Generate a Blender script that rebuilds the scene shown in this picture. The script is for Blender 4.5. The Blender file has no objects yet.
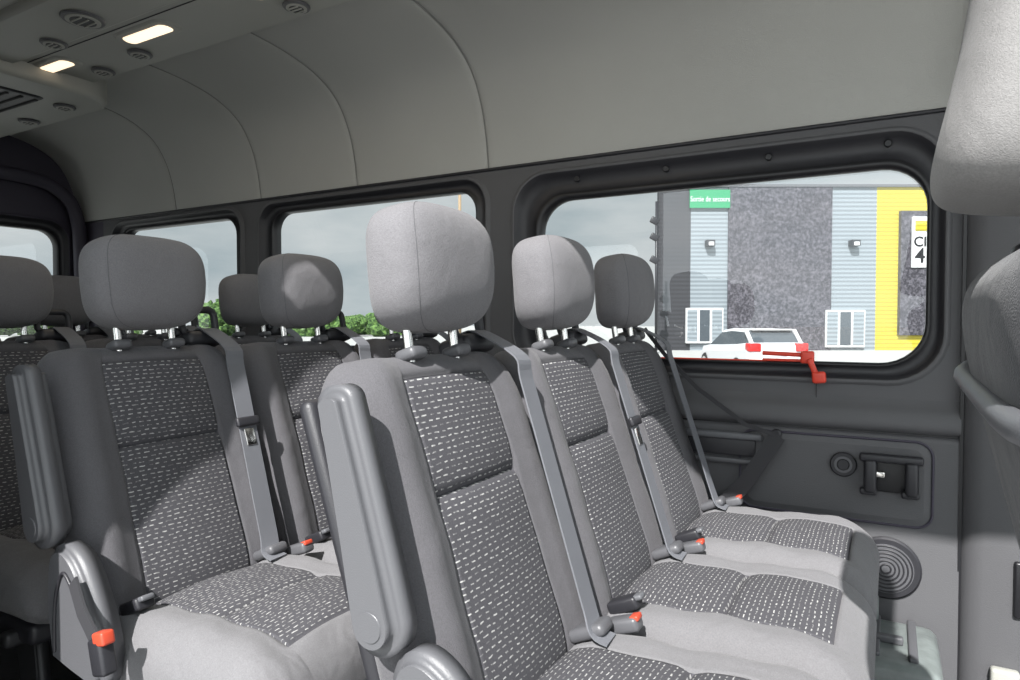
import bpy, bmesh, math, random
from mathutils import Vector, Matrix, Euler
random.seed(4)
scene = bpy.context.scene
COL = scene.collection

# ------------------------------------------------------------------ materials
MATS = {}
def nt(name):
    m = bpy.data.materials.new(name); m.use_nodes = True
    t = m.node_tree; b = t.nodes.get('Principled BSDF')
    MATS[name] = m
    return m, t, b
def mat(name, col, rough=0.6, metal=0.0, bump=0.0, bscale=300, var=0.0, vscale=8, spec=None, sheen=0.0, wr=0.0):
    m, t, b = nt(name)
    c = (col[0], col[1], col[2], 1)
    b.inputs['Base Color'].default_value = c
    b.inputs['Roughness'].default_value = rough
    b.inputs['Metallic'].default_value = metal
    if spec is not None: b.inputs['Specular IOR Level'].default_value = spec
    if sheen: 
        b.inputs['Sheen Weight'].default_value = sheen
    tc = t.nodes.new('ShaderNodeTexCoord')
    if bump > 0:
        n = t.nodes.new('ShaderNodeTexNoise'); n.inputs['Scale'].default_value = bscale
        n.inputs['Detail'].default_value = 3
        t.links.new(tc.outputs['Object'], n.inputs['Vector'])
        bp = t.nodes.new('ShaderNodeBump'); bp.inputs['Strength'].default_value = bump
        bp.inputs['Distance'].default_value = 0.002
        t.links.new(n.outputs['Fac'], bp.inputs['Height'])
        if wr > 0:
            n3 = t.nodes.new('ShaderNodeTexNoise'); n3.inputs['Scale'].default_value = 14
            n3.inputs['Detail'].default_value = 2; n3.inputs['Distortion'].default_value = .6
            t.links.new(tc.outputs['Object'], n3.inputs['Vector'])
            b2 = t.nodes.new('ShaderNodeBump'); b2.inputs['Strength'].default_value = wr; b2.inputs['Distance'].default_value = 0.01
            t.links.new(n3.outputs['Fac'], b2.inputs['Height']); t.links.new(b2.outputs['Normal'], bp.inputs['Normal'])
        t.links.new(bp.outputs['Normal'], b.inputs['Normal'])
    if var > 0:
        n2 = t.nodes.new('ShaderNodeTexNoise'); n2.inputs['Scale'].default_value = vscale
        n2.inputs['Detail'].default_value = 4
        t.links.new(tc.outputs['Object'], n2.inputs['Vector'])
        mx = t.nodes.new('ShaderNodeMix'); mx.data_type = 'RGBA'
        mx.inputs['A'].default_value = tuple(max(0, x*(1-var)) for x in col[:3])+(1,)
        mx.inputs['B'].default_value = tuple(min(1, x*(1+var)) for x in col[:3])+(1,)
        t.links.new(n2.outputs['Fac'], mx.inputs['Factor'])
        t.links.new(mx.outputs['Result'], b.inputs['Base Color'])
    return m
FAB = mat('fabric_plain', (0.080, 0.078, 0.085), 0.9, bump=0.5, bscale=700, var=0.3, vscale=420, sheen=0.1, wr=.4)
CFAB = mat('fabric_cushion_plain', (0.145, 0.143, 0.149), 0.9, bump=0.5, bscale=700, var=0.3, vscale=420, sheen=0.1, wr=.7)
HFAB = mat('fabric_headrest', (0.140, 0.137, 0.145), 0.9, bump=0.6, bscale=600, var=0.32, vscale=420, sheen=0.1, wr=.35)
PIPE = mat('seam_dark', (0.09, 0.09, 0.095), 0.9)
PLA = mat('plastic_grey', (0.088, 0.089, 0.096), 0.42, bump=0.2, bscale=500)
PLL = mat('plastic_light', (0.108, 0.111, 0.120), 0.42, bump=0.2, bscale=500)
PLD = mat('plastic_dark', (0.020, 0.020, 0.024), 0.45, bump=0.2, bscale=500)
BLK = mat('rubber_black', (0.010, 0.010, 0.012), 0.4)
CHR = mat('chrome', (0.75, 0.73, 0.7), 0.18, metal=1)
BELT = mat('belt_webbing', (0.13, 0.135, 0.15), 0.7, bump=0.4, bscale=900)
BELTD = mat('belt_dark', (0.03, 0.03, 0.034), 0.7)
RED = mat('red_plastic', (0.65, 0.05, 0.025), 0.4)
REDB = mat('buckle_red', (0.48, 0.06, 0.03), 0.4)
WALL = mat('wall_trim_plastic', (0.082, 0.082, 0.087), 0.6, bump=0.3, bscale=400)
WALLD = mat('rear_trim_plastic', (0.042, 0.037, 0.055), 0.6, bump=0.3, bscale=400)
LINER = mat('headliner_fabric', (0.39, 0.39, 0.369), 0.95, bump=0.35, bscale=450, var=0.06, vscale=3)
CONS = mat('console_plastic', (0.33, 0.33, 0.30), 0.5, bump=0.2, bscale=500)
SEAM = mat('liner_seam', (0.22, 0.22, 0.21), 0.9)
FLOOR = mat('floor_vinyl', (0.10, 0.10, 0.105), 0.7, bump=0.3, bscale=200, var=0.2, vscale=60)
LEDGE = mat('step_ledge', (0.15, 0.17, 0.165), 0.35, bump=0.4, bscale=60, var=0.5, vscale=22)
META = mat('seat_frame_metal', (0.03, 0.03, 0.032), 0.5, metal=0.3)
VELV = mat('velvet_dark', (0.028, 0.029, 0.034), 0.9, bump=0.5, bscale=600, var=0.3, vscale=400, sheen=0.15, wr=.5)
FABF = mat('front_headrest_fabric', (0.20, 0.195, 0.192), 0.9, bump=0.4, bscale=800, var=0.3, vscale=420, sheen=0.1, wr=.35)

def fabric_pattern():
    m, t, b = nt('fabric_dashes')
    uv = t.nodes.new('ShaderNodeUVMap')
    br = t.nodes.new('ShaderNodeTexBrick')
    br.inputs['Scale'].default_value = 1.0
    br.inputs['Color1'].default_value = (1, 1, 1, 1); br.inputs['Color2'].default_value = (1, 1, 1, 1)
    br.inputs['Mortar'].default_value = (0, 0, 0, 1)
    br.inputs['Brick Width'].default_value = 0.0158
    br.inputs['Row Height'].default_value = 0.0092
    br.inputs['Mortar Size'].default_value = 0.0039
    br.inputs['Mortar Smooth'].default_value = 0.15
    br.offset = 0.37; br.offset_frequency = 3; 
    nz = t.nodes.new('ShaderNodeTexNoise'); nz.inputs['Scale'].default_value = 60
    mapn = t.nodes.new('ShaderNodeVectorMath'); mapn.operation = 'MULTIPLY_ADD'
    mapn.inputs[1].default_value = (0.016, 0.005, 0)
    t.links.new(uv.outputs['UV'], nz.inputs['Vector'])
    t.links.new(nz.outputs['Color'], mapn.inputs[0]); t.links.new(uv.outputs['UV'], mapn.inputs[2])
    t.links.new(mapn.outputs[0], br.inputs['Vector'])
    n2 = t.nodes.new('ShaderNodeTexNoise'); n2.inputs['Scale'].default_value = 90
    t.links.new(uv.outputs['UV'], n2.inputs['Vector'])
    rp = t.nodes.new('ShaderNodeValToRGB')
    rp.color_ramp.elements[0].position = 0.38; rp.color_ramp.elements[0].color = (0.15, 0.15, 0.15, 1)
    rp.color_ramp.elements[1].position = 0.60
    t.links.new(n2.outputs['Fac'], rp.inputs['Fac'])
    mu = t.nodes.new('ShaderNodeMath'); mu.operation = 'MULTIPLY'
    t.links.new(br.outputs['Color'], mu.inputs[0]); t.links.new(rp.outputs['Color'], mu.inputs[1])
    n4 = t.nodes.new('ShaderNodeTexNoise'); n4.inputs['Scale'].default_value = 420
    t.links.new(uv.outputs['UV'], n4.inputs['Vector'])
    bs = t.nodes.new('ShaderNodeMix'); bs.data_type = 'RGBA'
    bs.inputs['A'].default_value = (0.030, 0.029, 0.034, 1); bs.inputs['B'].default_value = (0.080, 0.079, 0.088, 1)
    t.links.new(n4.outputs['Fac'], bs.inputs['Factor'])
    mx = t.nodes.new('ShaderNodeMix'); mx.data_type = 'RGBA'
    mx.inputs['B'].default_value = (0.40, 0.40, 0.39, 1)
    t.links.new(bs.outputs['Result'], mx.inputs['A'])
    t.links.new(mu.outputs[0], mx.inputs['Factor'])
    t.links.new(mx.outputs['Result'], b.inputs['Base Color'])
    b.inputs['Roughness'].default_value = 0.9
    bp = t.nodes.new('ShaderNodeBump'); bp.inputs['Strength'].default_value = 0.3; bp.inputs['Distance'].default_value = 0.002
    t.links.new(br.outputs['Color'], bp.inputs['Height']); t.links.new(bp.outputs['Normal'], b.inputs['Normal'])
    return m
PAT = fabric_pattern()

def glass_mat(name, tint=(0.88, 0.91, 0.91)):
    m, t, b = nt(name)
    t.nodes.remove(b)
    out = [n for n in t.nodes if n.type == 'OUTPUT_MATERIAL'][0]
    tr = t.nodes.new('ShaderNodeBsdfTransparent'); tr.inputs['Color'].default_value = tint+(1,)
    gl = t.nodes.new('ShaderNodeBsdfGlossy'); gl.inputs['Roughness'].default_value = 0.02
    fr = t.nodes.new('ShaderNodeFresnel'); fr.inputs['IOR'].default_value = 1.9
    mx = t.nodes.new('ShaderNodeMixShader')
    t.links.new(fr.outputs[0], mx.inputs[0]); t.links.new(tr.outputs[0], mx.inputs[1]); t.links.new(gl.outputs[0], mx.inputs[2])
    t.links.new(mx.outputs[0], out.inputs[0])
    return m
GLASS = glass_mat('window_glass')
def emit(name, col, s):
    m, t, b = nt(name)
    b.inputs['Base Color'].default_value = col+(1,)
    b.inputs['Emission Color'].default_value = col+(1,); b.inputs['Emission Strength'].default_value = s
    return m
LAMP = emit('lamp_lens', (1.0, 0.78, 0.55), 1.5)

# ------------------------------------------------------------------ helpers
def empty(name, loc=(0, 0, 0), rotz=0):
    e = bpy.data.objects.new(name, None); COL.objects.link(e)
    e.location = loc; e.rotation_euler = (0, 0, rotz); e.empty_display_size = 0.1
    return e
def link(name, me, parent=None, loc=(0, 0, 0), rot=(0, 0, 0)):
    o = bpy.data.objects.new(name, me); COL.objects.link(o)
    o.location = loc; o.rotation_euler = rot
    if parent: o.parent = parent
    return o
def mk(name, vs, fs, mats, fm=None, smooth=True, uvs=None, merge=0.0):
    me = bpy.data.meshes.new(name)
    me.from_pydata([tuple(v) for v in vs], [], fs)
    for m in mats: me.materials.append(m)
    for i, p in enumerate(me.polygons):
        if fm: p.material_index = fm[i]
        p.use_smooth = smooth
    if uvs:
        l = me.uv_layers.new(name='UVMap')
        for p in me.polygons:
            for li in p.loop_indices:
                l.data[li].uv = uvs[me.loops[li].vertex_index]
    bm = bmesh.new(); bm.from_mesh(me)
    if merge: bmesh.ops.remove_doubles(bm, verts=bm.verts, dist=merge)
    bmesh.ops.recalc_face_normals(bm, faces=bm.faces)
    bm.to_mesh(me); bm.free()
    return me
def bevel_mesh(me_bm, w, seg):
    bmesh.ops.bevel(me_bm, geom=[e for e in me_bm.edges], offset=w, segments=seg, profile=0.5, affect='EDGES', clamp_overlap=True)
def rbox(name, size, m, parent=None, loc=(0, 0, 0), rot=(0, 0, 0), bev=0.01, seg=3):
    bm = bmesh.new(); bmesh.ops.create_cube(bm, size=1)
    bmesh.ops.scale(bm, vec=size, verts=bm.verts)
    if bev: bevel_mesh(bm, min(bev, min(size)*0.49), seg)
    me = bpy.data.meshes.new(name); bm.to_mesh(me); bm.free()
    for p in me.polygons: p.use_smooth = bev > 0
    me.materials.append(m)
    return link(name, me, parent, loc, rot)
def cyl(name, r, h, m, parent=None, loc=(0, 0, 0), rot=(0, 0, 0), r2=None, seg=32, bev=0.0):
    bm = bmesh.new(); bmesh.ops.create_cone(bm, cap_ends=True, segments=seg, radius1=r, radius2=r if r2 is None else r2, depth=h)
    if bev:
        es = [e for e in bm.edges if len(e.link_faces) == 2 and any(len(f.verts) > 4 for f in e.link_faces)]
        bmesh.ops.bevel(bm, geom=es, offset=bev, segments=2, affect='EDGES')
    me = bpy.data.meshes.new(name); bm.to_mesh(me); bm.free()
    for p in me.polygons: p.use_smooth = len(p.vertices) <= 4
    me.materials.append(m)
    return link(name, me, parent, loc, rot)
def extr(name, pts, t, m, parent=None, loc=(0, 0, 0), rot=(0, 0, 0), bev=0.008, axis='y', seg=3):
    bm = bmesh.new()
    vs = [bm.verts.new((p[0], -t/2, p[1])) for p in pts]
    f = bm.faces.new(vs)
    r = bmesh.ops.extrude_face_region(bm, geom=[f])
    nv = [v for v in r['geom'] if isinstance(v, bmesh.types.BMVert)]
    bmesh.ops.translate(bm, vec=(0, t, 0), verts=nv)
    bmesh.ops.recalc_face_normals(bm, faces=bm.faces)
    if bev:
        es = [e for e in bm.edges if any(len(ff.verts) > 4 or len(pts) == 4 for ff in e.link_faces) and abs(e.verts[0].co.y-e.verts[1].co.y) < 1e-6]
        bmesh.ops.bevel(bm, geom=es, offset=bev, segments=seg, affect='EDGES', clamp_overlap=True)
    me = bpy.data.meshes.new(name); bm.to_mesh(me); bm.free()
    for p in me.polygons: p.use_smooth = len(p.vertices) <= 4
    me.materials.append(m)
    return link(name, me, parent, loc, rot)
def tube(name, pts, r, m, parent=None, cyclic=False, loc=(0, 0, 0), rot=(0, 0, 0), smooth=False):
    cu = bpy.data.curves.new(name, 'CURVE'); cu.dimensions = '3D'
    sp = cu.splines.new('POLY'); sp.points.add(len(pts)-1)
    for i, p in enumerate(pts): sp.points[i].co = (p[0], p[1], p[2], 1)
    sp.use_cyclic_u = cyclic; cu.bevel_depth = r; cu.bevel_resolution = 3; cu.use_fill_caps = True
    cu.materials.append(m)
    return link(name, cu, parent, loc, rot)
def catmull(pts, n=6):
    out = []
    P = [pts[0]]+list(pts)+[pts[-1]]
    for i in range(1, len(P)-2):
        for k in range(n):
            t = k/n
            q = []
            for a in range(len(pts[0])):
                p0, p1, p2, p3 = P[i-1][a], P[i][a], P[i+1][a], P[i+2][a]
                q.append(0.5*((2*p1)+(-p0+p2)*t+(2*p0-5*p1+4*p2-p3)*t*t+(-p0+3*p1-3*p2+p3)*t**3))
            out.append(tuple(q))
    out.append(tuple(pts[-1]))
    return out
def rr(cu, cv, hu, hv, r, n=8):
    o = []
    for cx, cy, a0 in ((hu-r, hv-r, 0), (-hu+r, hv-r, 90), (-hu+r, -hv+r, 180), (hu-r, -hv+r, 270)):
        for k in range(n+1):
            a = math.radians(a0+90*k/n)
            o.append((cu+cx+r*math.cos(a), cv+cy+r*math.sin(a)))
    return o
def ribbon(name, pts, w, th, m, parent=None, wdir=(0, 1, 0)):
    wd = Vector(wdir)
    vs, fs = [], []
    P = [Vector(p) for p in pts]
    for i, p in enumerate(P):
        tn = (P[min(i+1, len(P)-1)]-P[max(i-1, 0)]).normalized()
        wv = (wd - tn*wd.dot(tn)).normalized()*w/2
        nn = tn.cross(wv).normalized()*th/2
        vs += [p-wv-nn, p+wv-nn, p+wv+nn, p-wv+nn]
        if i:
            a = (i-1)*4; b = i*4
            for k in range(4):
                fs.append((a+k, a+(k+1) % 4, b+(k+1) % 4, b+k))
    fs.append((0, 1, 2, 3)); e = (len(P)-1)*4; fs.append((e+3, e+2, e+1, e))
    me = mk(name, vs, fs, [m], smooth=False)
    return link(name, me, parent)

# ------------------------------------------------------------------ padded seat part
def padded(name, W, H, T, panel, vpan, seams, bolster, cw, mapf, taper=(1, 1), droop=0.0, vp=8, plain=None, lump=0.0, clim=.86, panel_mat=None):
    S0 = [0.0, .1, .2, .3, .4, .48]
    S1 = [panel-.03, panel-.006, panel, panel+.006, panel+.035, .66, .72, .80, .86, .91, .95, .98, .994, 1.0]
    Sp = [s for s in S0 if s < panel-.04]+[s for s in S1 if s <= panel+.036 or s > panel+.05]
    S = [-s for s in reversed(Sp)]+Sp[1:]
    V = [0, .004, .012, .03, .06, .1, .15, .2, .25, .3, .35, .4, .45, .5, .55, .6, .65, .7, .75, .8, .85, .9, .93, .955, .97, .985, .995, 1.0]
    for sm in list(seams)+list(vpan):
        V += [sm-.03, sm-.006, sm, sm+.006, sm+.03]
    V = sorted(set(round(v, 4) for v in V if 0 <= v <= 1))
    VV = [V[0]]
    for v in V[1:]:
        if v-VV[-1] < .0035: continue
        VV.append(v)
    V = VV
    vs, uvs, fs, fm = [], [], [], []
    def half(v):
        w = W/2*(taper[0]+(taper[1]-taper[0])*v)
        for vv, lim in ((v, clim), (1-v, .92)):
            if vv > lim:
                k = (vv-lim)/(1-lim)
                w *= 1-cw*(1-math.sqrt(max(0, 1-k*k)))
        return w
    n = len(S)
    for side in (1, -1):
        for v in V:
            E = max(0, 1-abs(2*v-1)**vp)**(1/2.4)
            w = half(v)
            for s in S:
                e = max(0, 1-abs(s)**6)**(1/2.2)
                x = side*T/2*e*E
                if side > 0:
                    a = abs(s)
                    bo = bolster*math.exp(-((a-.78)/.15)**2)
                    x += bo*E*e
                    x += lump*math.sin(v*19+s*3)*math.sin(v*7+1+s*5)*E*e*(1 if a > panel else .5)
                    if abs(a-panel) < .0055/1 and vpan[0] <= v <= vpan[1]: x -= .007*E
                    for sm in seams:
                        if abs(v-sm) < .0035 and a < panel: x -= .009
                    for sm in vpan:
                        if abs(v-sm) < .0035 and a < panel and 0.02 < sm < .98: x -= .007
                    if a < panel:
                        x += .008*(1-(a/panel)**2)*E
                        for sm in seams:
                            x -= .008*math.exp(-((v-sm)/.03)**2)
                if droop: x -= droop*max(0, (v-.75)/.25)**2
                vs.append(mapf(x, s*w, v*H)); uvs.append((s*w+W, v*H))
    nv = len(V)
    for sd in (0, 1):
        for j in range(nv-1):
            for i in range(n-1):
                a = sd*n*nv+j*n+i
                fs.append((a, a+1, a+1+n, a+n))
                sm = (S[i]+S[i+1])/2; vm = (V[j]+V[j+1])/2
                fm.append(1 if sd == 0 and abs(sm) < panel and vpan[0] < vm < vpan[1] else 0)
    me = mk(name, vs, fs, [plain or FAB, panel_mat or PAT], fm, True, uvs, merge=0.0004)
    return me
BACK = padded('backrest', .458, .585, .12, .52, (.06, .925), (.62,), .026, .24, lambda x, y, h: (x, y, h), taper=(1.0, .95), lump=.0022, clim=.84)
CUSH = padded('cushion', .455, .470, .15, .54, (.05, .88), (.50,), .014, .10, lambda x, y, h: (h, y, x), taper=(.98, 1.0), droop=.022, vp=6, lump=.0045, plain=CFAB)
HE1, HE2 = .58, .68
def sellip(name, w, h, t, m, e1=HE1, e2=HE2, shape=None):
    vs, fs, fm = [], [], []
    nu, nv = 56, 36
    sp = lambda c, e: math.copysign(abs(c)**e, c)
    for j in range(nv+1):
        ph = -math.pi/2+math.pi*j/nv
        for i in range(nu):
            th = 2*math.pi*i/nu
            x = t/2*sp(math.cos(ph), e1)*sp(math.cos(th), e2)
            y = w/2*sp(math.cos(ph), e1)*sp(math.sin(th), e2)
            z = h/2*sp(math.sin(ph), e1*.95)
            zz = z/(h/2)
            y *= 1.0-0.06*max(0, -zz)
            x += -.012*zz*zz + .008*zz
            vs.append((x, y, z))
    for j in range(nv):
        for i in range(nu):
            a = j*nu+i; b = j*nu+(i+1) % nu
            fs.append((a, b, b+nu, a+nu)); fm.append(0)
    return mk(name, vs, fs, [m], fm, True, merge=.0003)
HW, HH, HT = .260, .201, .128
HEAD = sellip('headrest', HW, HH, HT, HFAB)
def headseams(parent, w, h, t, loc, rot, m=None):
    sp = lambda c, e: math.copysign(abs(c)**e, c)
    for sgn in (-1, 1):
        pts = []
        for k in range(41):
            ph = -math.pi/2+math.pi*k/40
            th = math.radians(50)
            x = t/2*sp(math.cos(ph), HE1)*sp(math.cos(th), HE2)
            y = sgn*w/2*sp(math.cos(ph), HE1)*sp(math.sin(th), HE2)
            z = h/2*sp(math.sin(ph), HE1*.95); zz = z/(h/2)
            y *= 1.0-0.06*max(0, -zz)
            x += -.012*zz*zz+.008*zz
            pts.append((x*1.0, y, z))
        tube('headrest_seam', pts, .0006, m or PIPE, parent, loc=loc, rot=rot)

TILT = -math.radians(19)
def on_back(z, off=0.0):
    return .018-(z-.42)*math.tan(-TILT)+off
def seat(X, Y, aisle=False, belt=True, tongue=False, z=0.0, legs=True, seams=True):
    e = empty('passenger_seat', (X, Y, z))
    link('backrest', BACK, e, (-.045, 0, .388), (0, TILT, 0))
    link('cushion', CUSH, e, (-.035, 0, .392), (0, -math.radians(2), 0))
    rbox('back_shell', (.03, .40, .50), PLD, e, (-.205, 0, .65), (0, TILT, 0), .014)
    rbox('seat_pan', (.40, .40, .05), PLD, e, (.18, 0, .315), bev=.015)
    hl = (-.192, 0, 1.086); hr = (0, math.radians(-8), 0)
    link('headrest', HEAD, e, hl, hr)
    if seams: headseams(e, HW, HH, HT, hl, hr)
    for s in (-1, 1):
        tube('headrest_post', [(-.206, s*.062, 1.06), (-.203, s*.062, .99), (-.194, s*.062, .93)], .008, CHR, e)
        rbox('post_collar', (.040, .040, .020), PLA, e, (-.193, s*.062, .950), (0, TILT, 0), .008)
    if belt:
        y0 = .168
        pts = [(-.262, y0, .93), (-.255, y0, .965), (-.235, y0, .980), (-.205, y0, .980)]
        for zz in (.940, .90, .8, .7, .6, .52):
            pts.append((on_back(zz, .034), y0-.02*(.945-zz)/.4, zz))
        pts += [(.035, y0-.03, .487), (.06, y0-.03, .478)]
        ribbon('belt_webbing', catmull(pts, 4), .046, .003, BELT, e)
        lp = [(u, v) for u, v in rr(0, 0, .045, .030, .016, 5)]
        tube('belt_guide_loop', [(-.238-.2*v, y0+u-.01, 1.000+v) for u, v in lp], .009, PLD, e, cyclic=True)
        rbox('belt_guide_base', (.07, .10, .035), PLD, e, (-.235, y0-.01, .955), (0, TILT, 0), .012)
        if tongue:
            zz = .77
            p = (on_back(zz, .040), y0-.010, zz)
            rbox('belt_tongue', (.012, .062, .022), PLD, e, p, (0, TILT, 0), .005)
            rbox('belt_tongue_blade', (.004, .026, .04), CHR, e, (p[0]+.008, p[1]+.0, zz-.035), (0, TILT, 0), .0015)
        rbox('buckle_body', (.06, .034, .026), PLA, e, (.06, .20, .480), (0, math.radians(-20), 0), .008)
        rbox('buckle_button', (.016, .024, .010), REDB, e, (.080, .20, .497), (0, math.radians(-20), 0), .003)
        rbox('anchor_cover', (.07, .050, .022), PLA, e, (.018, .150, .482), (0, math.radians(-25), 0), .009)
        rbox('anchor_cover_left', (.06, .036, .024), PLD, e, (.03, -.165, .478), (0, math.radians(-25), 0), .006)
        rbox('anchor_plate_left', (.045, .026, .010), PLL, e, (.045, -.165, .492), (0, math.radians(-25), 0), .004)
    if aisle:
        ya = -.258
        pts = []
        L = .292
        for k in range(13):
            a = math.radians(180-180*k/12); pts.append((.030*math.cos(a), L+.022*math.sin(a)))
        for q in ((.037, .20), (.045, .08)): pts.append(q)
        for k in range(13):
            a = math.radians(0-180*k/12); pts.append((.006+.042*math.cos(a), .02+.042*math.sin(a)))
        for q in ((-.032, .12), (-.030, .22)): pts.append(q)
        extr('armrest', pts, .056, PLA, e, (-.085, ya, .615), (0, math.radians(-13), 0), bev=.016, seg=4)
        cyl('armrest_pivot', .021, .060, PLA, e, (-.083, ya, .637), (math.pi/2, 0, 0), bev=.003)
        pts = [(-.06, .40), (.075, .38), (.095, .43), (.075, .50), (.03, .575), (-.01, .605), (-.045, .605), (-.068, .575), (-.075, .50)]
        pts = catmull(pts+[pts[0]], 4)[:-1]
        extr('hinge_cover', pts, .05, PLA, e, (0, -.245, 0), bev=.012)
        tube('hinge_cover_groove', catmull([(-.04, -.272, .42), (-.035, -.272, .51), (-.01, -.272, .565), (.02, -.272, .545)], 6), .003, PLD, e)
        ribbon('buckle_strap', [(.03, -.275, .56), (.07, -.283, .52), (.11, -.285, .485)], .028, .004, BELTD, e, wdir=(0.8, 0, .5))
        rbox('buckle_body_side', (.036, .026, .06), PLD, e, (.130, -.283, .460), (0, math.radians(-15), 0), .006)
        rbox('buckle_button_side', (.030, .022, .022), REDB, e, (.137, -.285, .492), (0, math.radians(-15), 0), .004)
    if legs:
        for s in ((-1, 1) if aisle else (1,)):
            extr('leg_frame', [(-.12, 0), (-.06, 0), (.02, .26), (.28, .26), (.34, 0), (.40, 0), (.36, .33), (-.08, .33)], .03, META, e, (0, s*.17, 0), bev=.004)
            rbox('floor_rail', (.62, .05, .02), META, e, (.13, s*.17, .01), bev=.004)
        rbox('cross_tube', (.035, .45, .035), META, e, (.0, 0, .30), bev=.01)
        rbox('cross_tube_front', (.035, .45, .035), META, e, (.31, 0, .30), bev=.01)
    return e
YS = (.885, 1.335, 1.785)
for i, Y in enumerate(YS): seat(-.45, Y, aisle=(i == 0), tongue=(i == 1))
for i, Y in enumerate(YS): seat(-1.23, Y, aisle=(i == 0), tongue=(i == 0))
for i, Y in enumerate((.93, 1.36, 1.785)): seat(-1.99, Y, aisle=(i == 0), seams=False)
for i, Y in enumerate((.58, 1.02, 1.46, 1.89)): seat(-2.72, Y, aisle=False, seams=False)

# ------------------------------------------------------------------ front bench seat (right edge)
fs_ = empty('front_bench_seat', (0.06, .80, 0))
FB = padded('front_backrest', .48, .60, .14, .56, (.07, .93), (.6,), .02, .3, lambda x, y, h: (x, y, h), taper=(.90, 1.0), plain=VELV, clim=.74)
link('backrest', FB, fs_, (.205, .0, .49), (0, -math.radians(14), 0))
FH = sellip('front_headrest', .285, .31, .15, FABF, .42, .6)
link('headrest', FH, fs_, (.074, .04, 1.268), (0, math.radians(7), 0))
for s in (-.03, .11):
    tube('headrest_post', [(.085, s, 1.19), (.080, s, 1.13), (.080, s, 1.02)], .009, CHR, fs_)
    rbox('post_collar', (.045, .04, .02), PLD, fs_, (.078, s, 1.075), bev=.008)
link('cushion', CUSH, fs_, (.25, 0, .52))
rbox('seat_pedestal', (.42, .44, .42), PLD, fs_, (.47, 0, .22), bev=.03)
ar = catmull([(.065, .248, .965), (.040, .252, .945), (.024, .225, .934), (.022, .12, .930), (.022, -.05, .925), (.022, -.15, .923), (.026, -.235, .925), (.045, -.252, .935), (.07, -.248, .955)], 6)
tube('grab_handle', ar, .012, PLL, fs_)

# ------------------------------------------------------------------ van shell
YW, YN, XR, XF, XD = 2.10, .30, -4.0, 1.2, -1.24
wl = empty('wall_left')
def loftloops(name, loops, mats, fm, parent, smooth_from=1):
    n = len(loops[0]); vs = [p for l in loops for p in l]; fs = []; mi = []
    for j in range(len(loops)-1):
        for i in range(n):
            a = j*n+i; b = j*n+(i+1) % n
            fs.append((a, b, b+n, a+n)); mi.append(fm[j])
    me = mk(name, vs, fs, mats, mi, True)
    for i, p in enumerate(me.polygons):
        if i < n*smooth_from: p.use_smooth = False
    return link(name, me, parent)
def window(num, P, u0, u1, z0, z1, ou, oz, gu, gz, ro, rg, parent, wm=WALL, rivets=True):
    def L(us, zs, r, n):
        return [P(u, z, n) for u, z in rr((us[0]+us[1])/2, (zs[0]+zs[1])/2, (us[1]-us[0])/2, (zs[1]-zs[0])/2, r)]
    sh = lambda a, d: (a[0]+d, a[1]-d)
    mixr = lambda a, g, k: (a[0]+(g[0]-a[0])*k, a[1]+(g[1]-a[1])*k)
    loops = [L((u0, u1), (z0, z1), .001, 0), L(ou, oz, ro, 0), L(sh(ou, .006), sh(oz, .006), ro-.005, -.014),
             L(sh(ou, .016), sh(oz, .016), ro-.012, -.014), L(sh(ou, .022), sh(oz, .022), ro-.016, 0.012),
             L(mixr(sh(ou, .022), gu, .70), mixr(sh(oz, .022), gz, .70), (ro+rg)/2-.01, .022),
             L(mixr(sh(ou, .022), gu, .80), mixr(sh(oz, .022), gz, .80), rg+.005, .004),
             L(sh(gu, 0), sh(gz, 0), rg, .010), L(gu, gz, rg, .055)]
    loftloops('window_%d_surround' % num, loops, [wm, PLD, BLK], [0, 0, 0, 1, 1, 2, 2, 2], parent)
    g = L(sh(gu, -.004), sh(gz, -.004), rg, .045)
    me = mk('glass', g, [tuple(range(len(g)))], [GLASS], smooth=False)
    w = empty('window_%d' % num)
    link('glass', me, w)
    if rivets:
        nr = 4
        for k in range(nr):
            u = ou[0]+.25+(ou[1]-ou[0]-.4)*k/(nr-1)
            q = P(u, oz[1]-.042, .012)
            cyl('frame_rivet', .010, .014, BLK, w, q, (math.pi/2, 0, 0), seg=12, bev=.002)
PL = lambda u, z, n: (u, YW+n, z)
PN = lambda u, z, n: (u, YN-n, z)
PR = lambda u, z, n: (XR-n, u, z)
ZB, ZT = .79, 1.56
window(1, PL, -1.235, .165, ZB, ZT, (-1.185, .14), (.825, 1.53), (-1.078, .085), (.885, 1.425), .14, .11, wl)
window(2, PL, -2.56, -1.235, ZB, ZT, (-2.515, -1.275), (.825, 1.545), (-2.43, -1.345), (.90, 1.49), .11, .08, wl, rivets=False)
window(3, PL, -3.76, -2.56, ZB, ZT, (-3.68, -2.61), (.825, 1.545), (-3.59, -2.68), (.90, 1.49), .11, .08, wl, rivets=False)
def quad(name, a, b, c, d, m, parent, th=None):
    me = mk(name, [a, b, c, d], [(0, 1, 2, 3)], [m], smooth=False); return link(name, me, parent)
quad('corner_panel', (XR, YW, ZB), (-3.76, YW, ZB), (-3.76, YW, ZT), (XR, YW, ZT), WALLD, wl)
def sweep(name, prof, xs, m, parent):
    vs, fs = [], []
    n = len(prof)
    for x in xs:
        for k, (y, z) in enumerate(prof): vs.append((x, y, z))
    for j in range(len(xs)-1):
        for i in range(n-1):
            a = j*n+i; fs.append((a, a+1, a+1+n, a+n))
    return link(name, mk(name, vs, fs, [m], smooth=True), parent)
sill = catmull([(YW, ZB), (2.092, .775), (2.078, .755), (2.07, .73), (2.072, .712), (2.085, .700), (2.100, .695)], 4)
sweep('sill_trim', sill, [XR, .165], WALL, wl)
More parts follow.
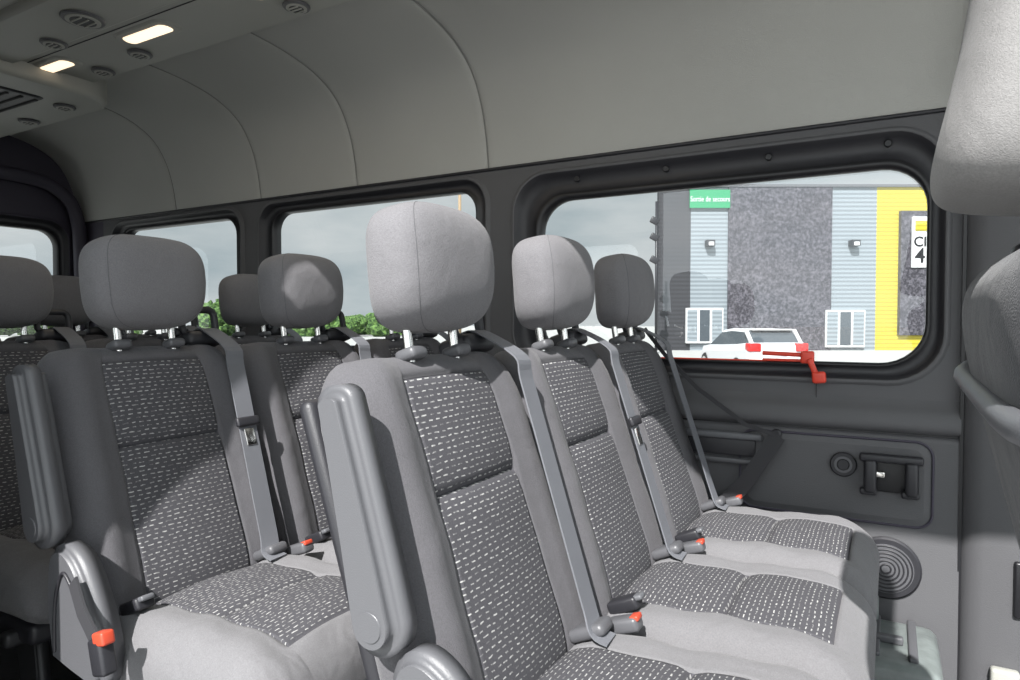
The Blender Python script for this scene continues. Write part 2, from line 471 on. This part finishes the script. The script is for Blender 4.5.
low = catmull([(2.100, .697), (2.082, .690), (2.078, .66), (2.078, .5), (2.075, .35), (2.07, .2), (2.07, 0)], 4)
sweep('lower_panel', low, [XR, .165], WALL, wl)
tube('trim_sill_gap', [(XR, 2.094, .696), (.165, 2.094, .696)], .006, BLK, wl)
rbox('pillar_split', (.003, .004, .10), BLK, wl, (-.18, 2.099, .80), bev=0)

wr = empty('wall_right')
window(5, PN, -2.60, XD, ZB, ZT, (-2.55, XD-.05), (.825, 1.545), (-2.48, XD-.12), (.90, 1.49), .11, .08, wr, rivets=False)
window(6, PN, -4.0, -2.60, ZB, ZT, (-3.7, -2.65), (.825, 1.545), (-3.6, -2.72), (.90, 1.49), .11, .08, wr, rivets=False)
quad('lower_panel', (XR, YN, 0), (XD, YN, 0), (XD, YN, ZB), (XR, YN, ZB), WALL, wr)
rbox('door_post', (.05, .06, 1.95), WALL, wr, (XD+.01, YN, .98), bev=.01)

wb = empty('wall_rear')
window(4, PR, 1.2, 2.1, ZB, ZT+.06, (1.26, 2.05), (.82, 1.57), (1.33, 1.985), (.89, 1.50), .12, .09, wb, WALLD, rivets=False)
window(7, PR, .3, 1.2, ZB, ZT+.06, (.35, 1.14), (.82, 1.57), (.42, 1.07), (.89, 1.50), .12, .09, wb, WALLD, rivets=False)
quad('lower_door_panel', (XR, YN, 0), (XR, YW, 0), (XR, YW, ZB), (XR, YN, ZB), WALLD, wb)
quad('header_panel', (XR, YN, ZT+.06), (XR, YW, ZT+.06), (XR, YW, 2.02), (XR, YN, 2.02), WALLD, wb)
fr = [( -3.93, y, z) for y, z in catmull([(2.08, .1), (2.07, 1.2), (2.05, 1.58), (1.95, 1.72), (1.75, 1.76), (1.2, 1.76), (.65, 1.76), (.45, 1.72), (.35, 1.5)], 6)]
tube('rear_opening_frame', fr, .035, WALLD, wb)

cl = empty('ceiling')
prof = catmull([(2.100, 1.555), (2.094, 1.60), (2.080, 1.68), (2.048, 1.78), (1.985, 1.875), (1.88, 1.94), (1.74, 1.975), (1.58, 1.99), (1.40, 1.995), (1.2, 1.995)], 5)
xs = []
seams = (-3.12, -2.50, -1.92, -1.285)
cur = XR
for s in seams:
    xs += [(cur, 0)] if not xs else []
    xs += [(s-.03, -.001), (s-.012, 0), (s-.004, .003), (s, .008), (s+.004, .003), (s+.012, 0), (s+.03, -.001)]
xs += [(-.6, 0), (XF, 0)]
def liner(name, pr, xs, mirror=False):
    vs, fs = [], []
    n = len(pr)
    for x, o in xs:
        for k, (y, z) in enumerate(pr):
            k0, k1 = max(k-1, 0), min(k+1, n-1)
            ty, tz = pr[k1][0]-pr[k0][0], pr[k1][1]-pr[k0][1]
            l = math.hypot(ty, tz); ny, nz = tz/l, -ty/l
            yy, zz = y+ny*o, z+nz*o
            if mirror: yy = 2.4-yy
            vs.append((x, yy, zz))
    for j in range(len(xs)-1):
        for i in range(n-1):
            a = j*n+i; fs.append((a, a+1, a+1+n, a+n))
    link(name, mk(name, vs, fs, [LINER], smooth=True), cl)
liner('headliner_left', prof, xs)
liner('headliner_right', prof, [(XR, 0), (XD, 0)], True)
liner('headliner_door_side', [p for p in prof if p[1] > 1.93], [(XD, 0), (XF, 0)], True)
for s in seams:
    tube('liner_seam', [(s, y+.0045, z+.0035) for y, z in prof], .0028, SEAM, cl)
tube('liner_edge', [(XR, 2.097, 1.556), (.165, 2.097, 1.556)], .006, PLD, cl)
rbox('roof_skin', (5.3, 1.5, .02), CONS, cl, (-1.4, 1.2, 2.05), bev=0)

cs = empty('ceiling_console')
def slab(name, x0, x1, y0, y1, z0, z1, r, m, parent, inset=.03):
    def L(i, z): return [(u, v, z) for u, v in rr((x0+x1)/2, (y0+y1)/2, (x1-x0)/2-i, (y1-y0)/2-i, max(r-i, .005))]
    loops = [L(0, z1), L(0, z0+.02), L(.006, z0+.008), L(.018, z0)]
    n = len(loops[0]); vs = [p for l in loops for p in l]; fs = []
    for j in range(3):
        for i in range(n):
            a = j*n+i; b = j*n+(i+1) % n; fs.append((a, b, b+n, a+n))
    fs.append(tuple(range(3*n, 4*n)))
    me = mk(name, vs, fs, [m], smooth=True)
    for p in me.polygons:
        if len(p.vertices) > 4: p.use_smooth = False
    return link(name, me, parent)
slab('console_panel', -2.95, 1.0, .88, 1.52, 1.945, 2.0, .08, CONS, cs)
slab('console_rib', -2.90, .95, 1.02, 1.24, 1.925, 1.95, .05, CONS, cs)
slab('rear_air_unit', -3.90, -2.74, .80, 1.62, 1.885, 2.0, .16, CONS, cs)
slab('rear_air_grille', -3.72, -2.90, .95, 1.42, 1.878, 1.89, .04, PLD, cs)
tube('console_seam', [(-2.85, 1.27, 1.9445), (.9, 1.27, 1.9445)], .002, PLD, cs)
for k in range(9):
    rbox('grille_slat', (.74, .012, .01), BLK, cs, (-3.31, .99+k*.05, 1.876), (.4, 0, 0), .002)
def lamp(x, y, z):
    l = empty('reading_lamp', (x, y, z))
    slab('bezel', -.15, .15, -.060, .060, -.006, .01, .055, CONS, l)
    slab('lens', -.125, .125, -.038, .038, -.010, .0, .036, LAMP, l)
def vent(x, y, z, r=.040):
    v = empty('air_vent', (x, y, z))
    cyl('ring', r, .010, PLA, v, (0, 0, -.002), bev=.003)
    cyl('bowl', r*.86, .014, CONS, v, (0, 0, -.003), bev=.004)
    cyl('core', r*.66, .016, PLD, v, (0, 0, -.003), bev=.004)
    for k in (-1, 0, 1): rbox('vane', (r*1.0, .005, .005), CONS, v, (0, k*r*.35, -.011), bev=.001)
for x in (-2.70, -2.12, -1.50): lamp(x, 1.335, 1.945)
for x, y in ((-2.42, 1.20), (-1.55, 1.44), (-2.58, 1.45), (-2.30, 1.42)): vent(x, y, 1.942 if y > 1.3 else 1.925)
vent(-2.15, 1.15, 1.925, .06)
vent(-2.95, 1.50, 1.882); vent(-3.3, 1.53, 1.882); vent(-2.9, 1.2, 1.882)
for x in (-2.12, -1.50, -.9):
    ld = bpy.data.lights.new('reading_lamp_light', 'AREA'); ld.energy = 1.2; ld.color = (1, .88, .72); ld.size = .12
    lo = bpy.data.objects.new('reading_lamp_light', ld); COL.objects.link(lo); lo.location = (x, 1.335, 1.925)

# ------------------------------------------------------------------ floor and wheel-side ledge
rbox('floor', (5.3, 1.9, .06), FLOOR, None, (-1.4, 1.2, -.031), bev=0)
ld_ = empty('wheel_arch_ledge')
rbox('arch_top', (.44, .30, .20), LEDGE, ld_, (-.10, 1.915, .10), bev=.03)
rbox('arch_lip', (.46, .03, .05), PLA, ld_, (-.10, 1.765, .03), bev=.008)
rbox('clip_box', (.09, .05, .07), LEDGE, ld_, (-.06, 2.03, .23), bev=.01)
rbox('clip_bar', (.16, .02, .02), PLA, ld_, (-.04, 1.90, .21), bev=.005)
rbox('rib', (.02, .24, .012), PLA, ld_, (.06, 1.93, .203), bev=.004)
rbox('rib_2', (.02, .24, .012), PLA, ld_, (-.02, 1.93, .203), bev=.004)

# ------------------------------------------------------------------ B pillar trim
bp = empty('trim_pillar')
pp = [(.165, 2.10), (.172, 2.075), (.19, 2.055), (.215, 2.045), (.30, 2.035), (.42, 2.03), (.5, 2.05), (.52, 2.10)]
vs, fs = [], []
zz = [0, .35, .7, 1.1, 1.5, 1.75, 1.95]
for z in zz:
    for x, y in pp:
        yy = y if z < 1.55 else y-(z-1.55)*.25
        vs.append((x, yy, z))
n = len(pp)
for j in range(len(zz)-1):
    for i in range(n-1):
        a = j*n+i; fs.append((a, a+1, a+1+n, a+n))
link('pillar_cover', mk('pillar_cover', vs, fs, [WALL], smooth=True), bp)
rbox('pillar_gap', (.008, .02, 1.4), BLK, bp, (.166, 2.085, .75), bev=0)
quad('front_door_panel', (.52, 2.10, 0), (1.2, 2.10, 0), (1.2, 2.10, .95), (.52, 2.10, .95), WALL, bp)
rbox('pillar_belt_slot', (.02, .02, .14), BLK, bp, (.285, 2.035, .34), bev=.006)
rbox('pillar_socket', (.06, .03, .10), CONS, bp, (.26, 2.025, .09), bev=.008)

# ------------------------------------------------------------------ lower wall fittings
pk = empty('side_panel_recess')
lp = rr(-.14, .565, .245, .115, .04, 6)
tube('recess_edge', [(u, 2.077, v) for u, v in lp], .0035, WALLD, pk, cyclic=True)
L0 = [(u, 2.078, v) for u, v in rr(-.14, .565, .241, .111, .038)]
L1 = [(u, 2.074, v) for u, v in rr(-.14, .565, .225, .095, .03)]
n = len(L0)
link('recess_pad', mk('recess_pad', L0+L1, [(i, (i+1) % n, n+(i+1) % n, n+i) for i in range(n)]+[tuple(range(n, 2*n))], [WALL], smooth=False), pk)
sv = empty('side_vent', (-.107, 2.070, .604))
R90 = (math.pi/2, 0, 0)
cyl('ring', .034, .014, PLD, sv, rot=R90, bev=.003); cyl('dish', .026, .018, PLA, sv, rot=R90, bev=.003)
cyl('core', .016, .022, PLD, sv, rot=R90, bev=.002)
hd = empty('panel_latch_handle', (.008, 2.062, .590))
rbox('backplate', (.13, .012, .10), BLK, hd, (0, .006, 0), bev=.004)
rbox('bar_top', (.150, .03, .022), PLD, hd, (0, -.015, .044), bev=.007)
for x in (-.048, .048): rbox('jaw', (.030, .04, .09), PLD, hd, (x, -.018, -.005), bev=.009)
for x in (-.052, .045): rbox('foot', (.042, .03, .018), PLD, hd, (x, -.016, -.048), bev=.006)
rbox('spring', (.035, .02, .018), CHR, hd, (-.03, -.012, .0), bev=.005)
sk = empty('door_speaker', (.0, 2.068, .333))
cyl('rim', .084, .016, PLD, sk, rot=R90, bev=.005, seg=48)
cyl('grille', .070, .020, PLA, sk, rot=R90, bev=.004, seg=48)
for r in (.062, .052, .042, .032, .022, .012):
    tube('grille_ring', [(r*math.cos(a*math.pi/18), -.0105, r*math.sin(a*math.pi/18)) for a in range(36)], .0022, PLD, sk, cyclic=True)
pc = empty('storage_pocket', (-.50, 2.066, .66))
rbox('ledge', (.36, .022, .022), PLL, pc, (0, 0, .0), bev=.008)
rbox('slot', (.32, .012, .05), PLD, pc, (0, .005, -.035), bev=.004)
rbox('lower_lip', (.36, .022, .018), PLA, pc, (0, 0, -.075), bev=.007)
bt = empty('side_seat_belt')
ribbon('lap_webbing', [(-.275, 2.035, .675), (-.30, 2.03, .63), (-.36, 2.02, .53), (-.42, 2.015, .46)], .045, .003, BELTD, bt, (1, 0, .6))
ribbon('shoulder_webbing', [(-.665, 2.02, .98), (-.60, 2.02, .90), (-.50, 2.025, .80), (-.36, 2.03, .70), (-.275, 2.035, .675)], .012, .003, BELTD, bt, (1, 0, .6))
cyl('anchor', .014, .02, PLD, bt, (-.28, 2.045, .678), R90, bev=.003)

hm = empty('emergency_hammer', (-.225, 2.09, .905)); hm.scale = (.72, .72, .72)
tube('shaft', [(-.14, 0, .005), (.02, -.005, .0)], .009, RED, hm)
tube('shaft_lower', [(-.14, 0, -.022), (.02, -.005, -.022)], .006, RED, hm)
rbox('head', (.05, .03, .05), RED, hm, (.03, -.01, -.008), bev=.008)
rbox('holder', (.05, .03, .045), RED, hm, (.075, -.035, -.085), (0, -.1, 0), bev=.009)
rbox('holder_neck', (.022, .02, .07), RED, hm, (.050, -.02, -.045), (0, -.4, 0), bev=.006)
wline = empty('trim_window_line'); tube('red_line', [(-.66, 2.112, .884), (-.30, 2.112, .884)], .0035, RED, wline)

# ------------------------------------------------------------------ OUTSIDE
TH = math.radians(29.6)
Rv = Vector((math.cos(TH), math.sin(TH), 0)); Fv = Vector((-math.sin(TH), math.cos(TH), 0))
GZ = -.65
ASPH = mat('asphalt', (0.34, 0.34, 0.33), 0.9, var=.2, vscale=2)
rbox('ground', (500, 500, .1), ASPH, None, (0, 0, GZ-.05), bev=0)
def corr(name, col, freq, rough=.5, vert=False):
    m, t, b = nt(name)
    tc = t.nodes.new('ShaderNodeTexCoord'); wv = t.nodes.new('ShaderNodeTexWave')
    wv.bands_direction = 'X' if vert else 'Z'; wv.inputs['Scale'].default_value = freq
    t.links.new(tc.outputs['Object'], wv.inputs['Vector'])
    mx = t.nodes.new('ShaderNodeMix'); mx.data_type = 'RGBA'
    mx.inputs['A'].default_value = tuple(x*.6 for x in col)+(1,); mx.inputs['B'].default_value = col+(1,)
    t.links.new(wv.outputs['Fac'], mx.inputs['Factor']); t.links.new(mx.outputs['Result'], b.inputs['Base Color'])
    b.inputs['Roughness'].default_value = rough
    return m
CDK = corr('cladding_dark', (0.03, 0.03, 0.035), 1.3)
CLG = corr('cladding_light', (0.21, 0.24, 0.262), 1.3)
CYL = corr('cladding_yellow', (0.46, 0.38, 0.025), 1.3)
def slate():
    m, t, b = nt('slate_cladding')
    tc = t.nodes.new('ShaderNodeTexCoord'); v = t.nodes.new('ShaderNodeTexNoise'); v.inputs['Scale'].default_value = 7; v.inputs['Detail'].default_value = 4
    v.inputs['Roughness'].default_value = .8
    rp = t.nodes.new('ShaderNodeValToRGB'); rp.color_ramp.elements[0].position = .45; rp.color_ramp.elements[0].color = (.018, .016, .022, 1)
    rp.color_ramp.elements[1].position = .74; rp.color_ramp.elements[1].color = (.16, .15, .175, 1)
    t.links.new(tc.outputs['Object'], v.inputs['Vector']); t.links.new(v.outputs['Fac'], rp.inputs['Fac']); t.links.new(rp.outputs['Color'], b.inputs['Base Color'])
    return m
SLT = slate()
WHT = mat('white_paint', (.55, .55, .55), .4)
GRN = mat('green_sign', (.01, .20, .08), .5)
DGL = mat('dark_glass', (.05, .06, .07), .1)
bd = empty('warehouse_building', (0, 0, 0), TH)
D = 39.0; k = D/668
def px(p): return (p-510)*k
def pz(y): return 1.0+(322-y)*k
def wallp(name, x0, x1, m, z0=None, z1=None, d=0, t=.4):
    a, b = px(x0), px(x1); za = GZ if z0 is None else pz(z0); zb = pz(188) if z1 is None else pz(z1)
    return rbox(name, (b-a, t, zb-za), m, bd, ((a+b)/2, D+d+t/2, (za+zb)/2), bev=0)
wallp('cladding_dark', 658, 690, CDK); wallp('cladding_light', 690, 727, CLG); wallp('slate_wall', 727, 830, SLT, d=-.1)
wallp('cladding_light_2', 830, 875, CLG); wallp('cladding_yellow', 875, 990, CYL); wallp('dark_bay', 897, 985, SLT, 335, 212, d=-.25)
wallp('sign_board', 907, 926, WHT, 268, 218, d=-.35, t=.08)
wallp('parapet', 658, 992, PLA, 188, 185.5, d=-.15, t=.7)
def txt(name, s, size, m, loc, parent, al='CENTER'):
    cu = bpy.data.curves.new(name, 'FONT'); cu.body = s; cu.size = size; cu.align_x = al; cu.align_y = 'CENTER'; cu.extrude = .01
    cu.offset = size*.012
    cu.materials.append(m); return link(name, cu, parent, loc, (math.pi/2, 0, 0))
txt('sign_text', 'CI', .8, BLK, (px(915), D-.37, pz(243)), bd); txt('sign_text_2', '4', 1.2, BLK, (px(915), D-.37, pz(257)), bd)
wallp('sign_stripe', 910, 923, CYL, 232, 222, d=-.39, t=.05)
wallp('sign_green', 688, 728, GRN, 209, 191, d=-.2, t=.1)
gt = txt('green_sign_text', 'Sortie de secours', .38, WHT, (px(708), D-.22, pz(200.5)), bd)
gt.scale = (.80, 1.15, 1); gt.data.offset = 0; gt.data.space_character = 1.05
for a, b, z0, z1 in ((685, 722, 343, 308), (824, 863, 347, 310)):
    wallp('window_frame', a, b, WHT, z0, z1, d=-.22, t=.2)
    w = (b-a)/3
    for i in range(3): wallp('window_pane', a+i*w+1.2, a+(i+1)*w-1.2, DGL if i == 1 else CLG, z0-2, z1+2, d=-.25, t=.1)
for p in (708, 851): wallp('wall_lamp', p-4, p+4, PLD, 247, 241, d=-.5, t=.5); wallp('wall_lamp_lens', p-2.5, p+2.5, WHT, 246.5, 243, d=-.55, t=.1)
ms = empty('lamp_mast', (0, 0, 0), TH)
cyl('mast', .07, 8, PLD, ms, (px(656)*.9, D*.9, 3.3))
for z in (7.4, 6.4, 5.0): rbox('mast_arm', (.45, .15, .35), PLD, ms, (px(654)*.9, D*.9, z*.85), (0, .5, 0), bev=.05)
cyl('utility_pole', .09, 11, mat('pole_wood', (.25, .18, .11), .8), None, tuple(Rv*(-50/668*40)+Fv*40+Vector((0, 0, 4.8))))

def leafm(name, a, b_):
    m, t, b = nt(name)
    tc = t.nodes.new('ShaderNodeTexCoord'); v = t.nodes.new('ShaderNodeTexNoise'); v.inputs['Scale'].default_value = 4; v.inputs['Detail'].default_value = 6
    rp = t.nodes.new('ShaderNodeValToRGB'); rp.color_ramp.elements[0].position = .4; rp.color_ramp.elements[0].color = a+(1,)
    rp.color_ramp.elements[1].position = .62; rp.color_ramp.elements[1].color = b_+(1,)
    t.links.new(tc.outputs['Object'], v.inputs['Vector']); t.links.new(v.outputs['Fac'], rp.inputs['Fac']); t.links.new(rp.outputs['Color'], b.inputs['Base Color'])
    b.inputs['Roughness'].default_value = 1
    return m
LEAF = leafm('leaf', (.012, .035, .008), (.10, .18, .045))
tr = empty('tree_line')
for cxp, n_, hgt in ((222, 26, 4.0), (365, 20, 1.4), (300, 10, 1.2), (100, 16, 2.0), (30, 12, 2.6)):
    for i in range(n_):
        pxx = cxp+random.uniform(-36, 36); dd = random.uniform(75, 90)
        bm = bmesh.new(); bmesh.ops.create_icosphere(bm, subdivisions=3, radius=1)
        for v in bm.verts: v.co *= 1+random.uniform(-.2, .2)
        me = bpy.data.meshes.new('tree_crown'); bm.to_mesh(me); bm.free(); me.materials.append(LEAF)
        p = Rv*((pxx-510)/668*dd)+Fv*dd
        s = random.uniform(.8, 1.7)
        o = link('tree_crown', me, tr, (p.x, p.y, hgt*random.uniform(-.2, .9)-.3)); o.scale = (s, s, s*.9)

CARW = mat('car_white', (.55, .55, .56), .25)
TAIL = mat('tail_red', (.5, .012, .012), .2)
TYRE = mat('tyre', (.02, .02, .02), .8)
car = empty('car', tuple(Rv*((753-510)/668*20.5)+Fv*21.0+Vector((0, 0, GZ+.0))), TH+math.radians(90-20+24))
secs = [(-2.1, .30, .62, .78), (-2.08, .30, .98, .84), (-1.95, .25, 1.06, .87), (-1.2, .22, 1.0, .89), (0, .22, .95, .89), (1.0, .22, .92, .88), (1.7, .25, .85, .84), (2.05, .30, .62, .72)]
vs, fs = [], []
for x, z0, z1, w in secs:
    for (yy, z) in ((-w*.92, z0), (-w, z0+.15), (-w, z1-.2), (-w*.93, z1), (w*.93, z1), (w, z1-.2), (w, z0+.15), (w*.92, z0)): vs.append((x, yy, z))
for j in range(len(secs)-1):
    for i in range(8):
        a = j*8+i; b = j*8+(i+1) % 8; fs.append((a, b, b+8, a+8))
fs += [tuple(range(8)), tuple(range(len(vs)-8, len(vs)))]
link('body', mk('body', vs, fs, [CARW], smooth=False), car)
secs = [(-2.0, .98, .80, .80, 1.0), (-1.55, .98, .80, .66, 1.43), (-.4, .96, .80, .66, 1.46), (.35, .93, .80, .66, 1.40), (1.1, .90, .80, .76, .93)]
vs, fs, fm = [], [], []
for x, z0, w0, w1, z1 in secs:
    vs += [(x, -w0, z0), (x, -w1, z1-.08 if z1 > 1.2 else z1), (x, -w1*.9, z1), (x, w1*.9, z1), (x, w1, z1-.08 if z1 > 1.2 else z1), (x, w0, z0)]
for j in range(4):
    for i in range(5):
        a = j*6+i; fs.append((a, a+1, a+7, a+6)); fm.append(1 if i in (0, 4) or (j in (0, 3)) else 0)
link('cabin', mk('cabin', vs, fs, [CARW, DGL], fm, smooth=False), car)
for s in (-1, 1):
    for x in (-1.3, 1.3): cyl('wheel', .32, .2, TYRE, car, (x, s*.80, .32), R90, bev=.03); cyl('rim', .2, .22, CHR, car, (x, s*.80, .32), R90)
    rbox('tail_light', (.3, .36, .24), TAIL, car, (-1.99, s*.69, .93), bev=.04)
    rbox('c_pillar', (.60, .10, .08), CARW, car, (-1.78, s*.72, 1.21), (0, -.76, 0), bev=.01)
rbox('number_plate', (.03, .5, .12), WHT, car, (-2.10, 0, .74), bev=.005)
rbox('spoiler', (.25, 1.2, .04), CARW, car, (-1.6, 0, 1.43), bev=.01)
rbox('bumper', (.12, 1.6, .25), CARW, car, (-2.08, 0, .45), bev=.04)

# ------------------------------------------------------------------ light
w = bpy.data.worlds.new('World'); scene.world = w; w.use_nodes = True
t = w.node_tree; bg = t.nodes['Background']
tc = t.nodes.new('ShaderNodeTexCoord')
mp = t.nodes.new('ShaderNodeMapping'); mp.inputs['Scale'].default_value = (1.2, 1.2, 4.5)
nz = t.nodes.new('ShaderNodeTexNoise'); nz.inputs['Scale'].default_value = 2.2; nz.inputs['Detail'].default_value = 7; nz.inputs['Roughness'].default_value = .55
rp = t.nodes.new('ShaderNodeValToRGB')
rp.color_ramp.elements[0].position = .33; rp.color_ramp.elements[0].color = (.46, .54, .58, 1)
rp.color_ramp.elements[1].position = .62; rp.color_ramp.elements[1].color = (.76, .79, .80, 1)
t.links.new(tc.outputs['Generated'], mp.inputs['Vector']); t.links.new(mp.outputs[0], nz.inputs['Vector']); t.links.new(nz.outputs['Fac'], rp.inputs['Fac'])
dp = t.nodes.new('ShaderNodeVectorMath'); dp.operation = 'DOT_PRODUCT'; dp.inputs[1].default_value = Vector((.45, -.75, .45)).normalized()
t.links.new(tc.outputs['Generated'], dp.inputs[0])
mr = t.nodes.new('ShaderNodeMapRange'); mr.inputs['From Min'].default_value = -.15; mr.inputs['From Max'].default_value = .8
mr.inputs['To Min'].default_value = 1.0; mr.inputs['To Max'].default_value = 2.8  # extra sky strength toward the open door side, added to fill the interior
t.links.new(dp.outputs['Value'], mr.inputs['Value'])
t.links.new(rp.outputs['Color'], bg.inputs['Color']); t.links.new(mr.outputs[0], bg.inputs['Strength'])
sl = bpy.data.lights.new('sun', 'SUN'); sl.energy = 10.0; sl.angle = math.radians(0.7); sl.color = (1, .98, .96)
so = bpy.data.objects.new('sun', sl); COL.objects.link(so)
so.rotation_euler = Vector((.12, -.72, .70)).to_track_quat('Z', 'Y').to_euler()

# ------------------------------------------------------------------ camera
cd = bpy.data.cameras.new('camera'); cd.sensor_width = 36; cd.lens = 36*668/1020; cd.clip_start = .02; cd.clip_end = 1000
co = bpy.data.objects.new('camera', cd); COL.objects.link(co)
co.location = (0, 0, 1.0); co.rotation_euler = (math.radians(90-1.54), 0, TH)
scene.camera = co
scene.view_settings.view_transform = 'Standard'
scene.view_settings.look = 'None'
scene.view_settings.exposure = 0.0
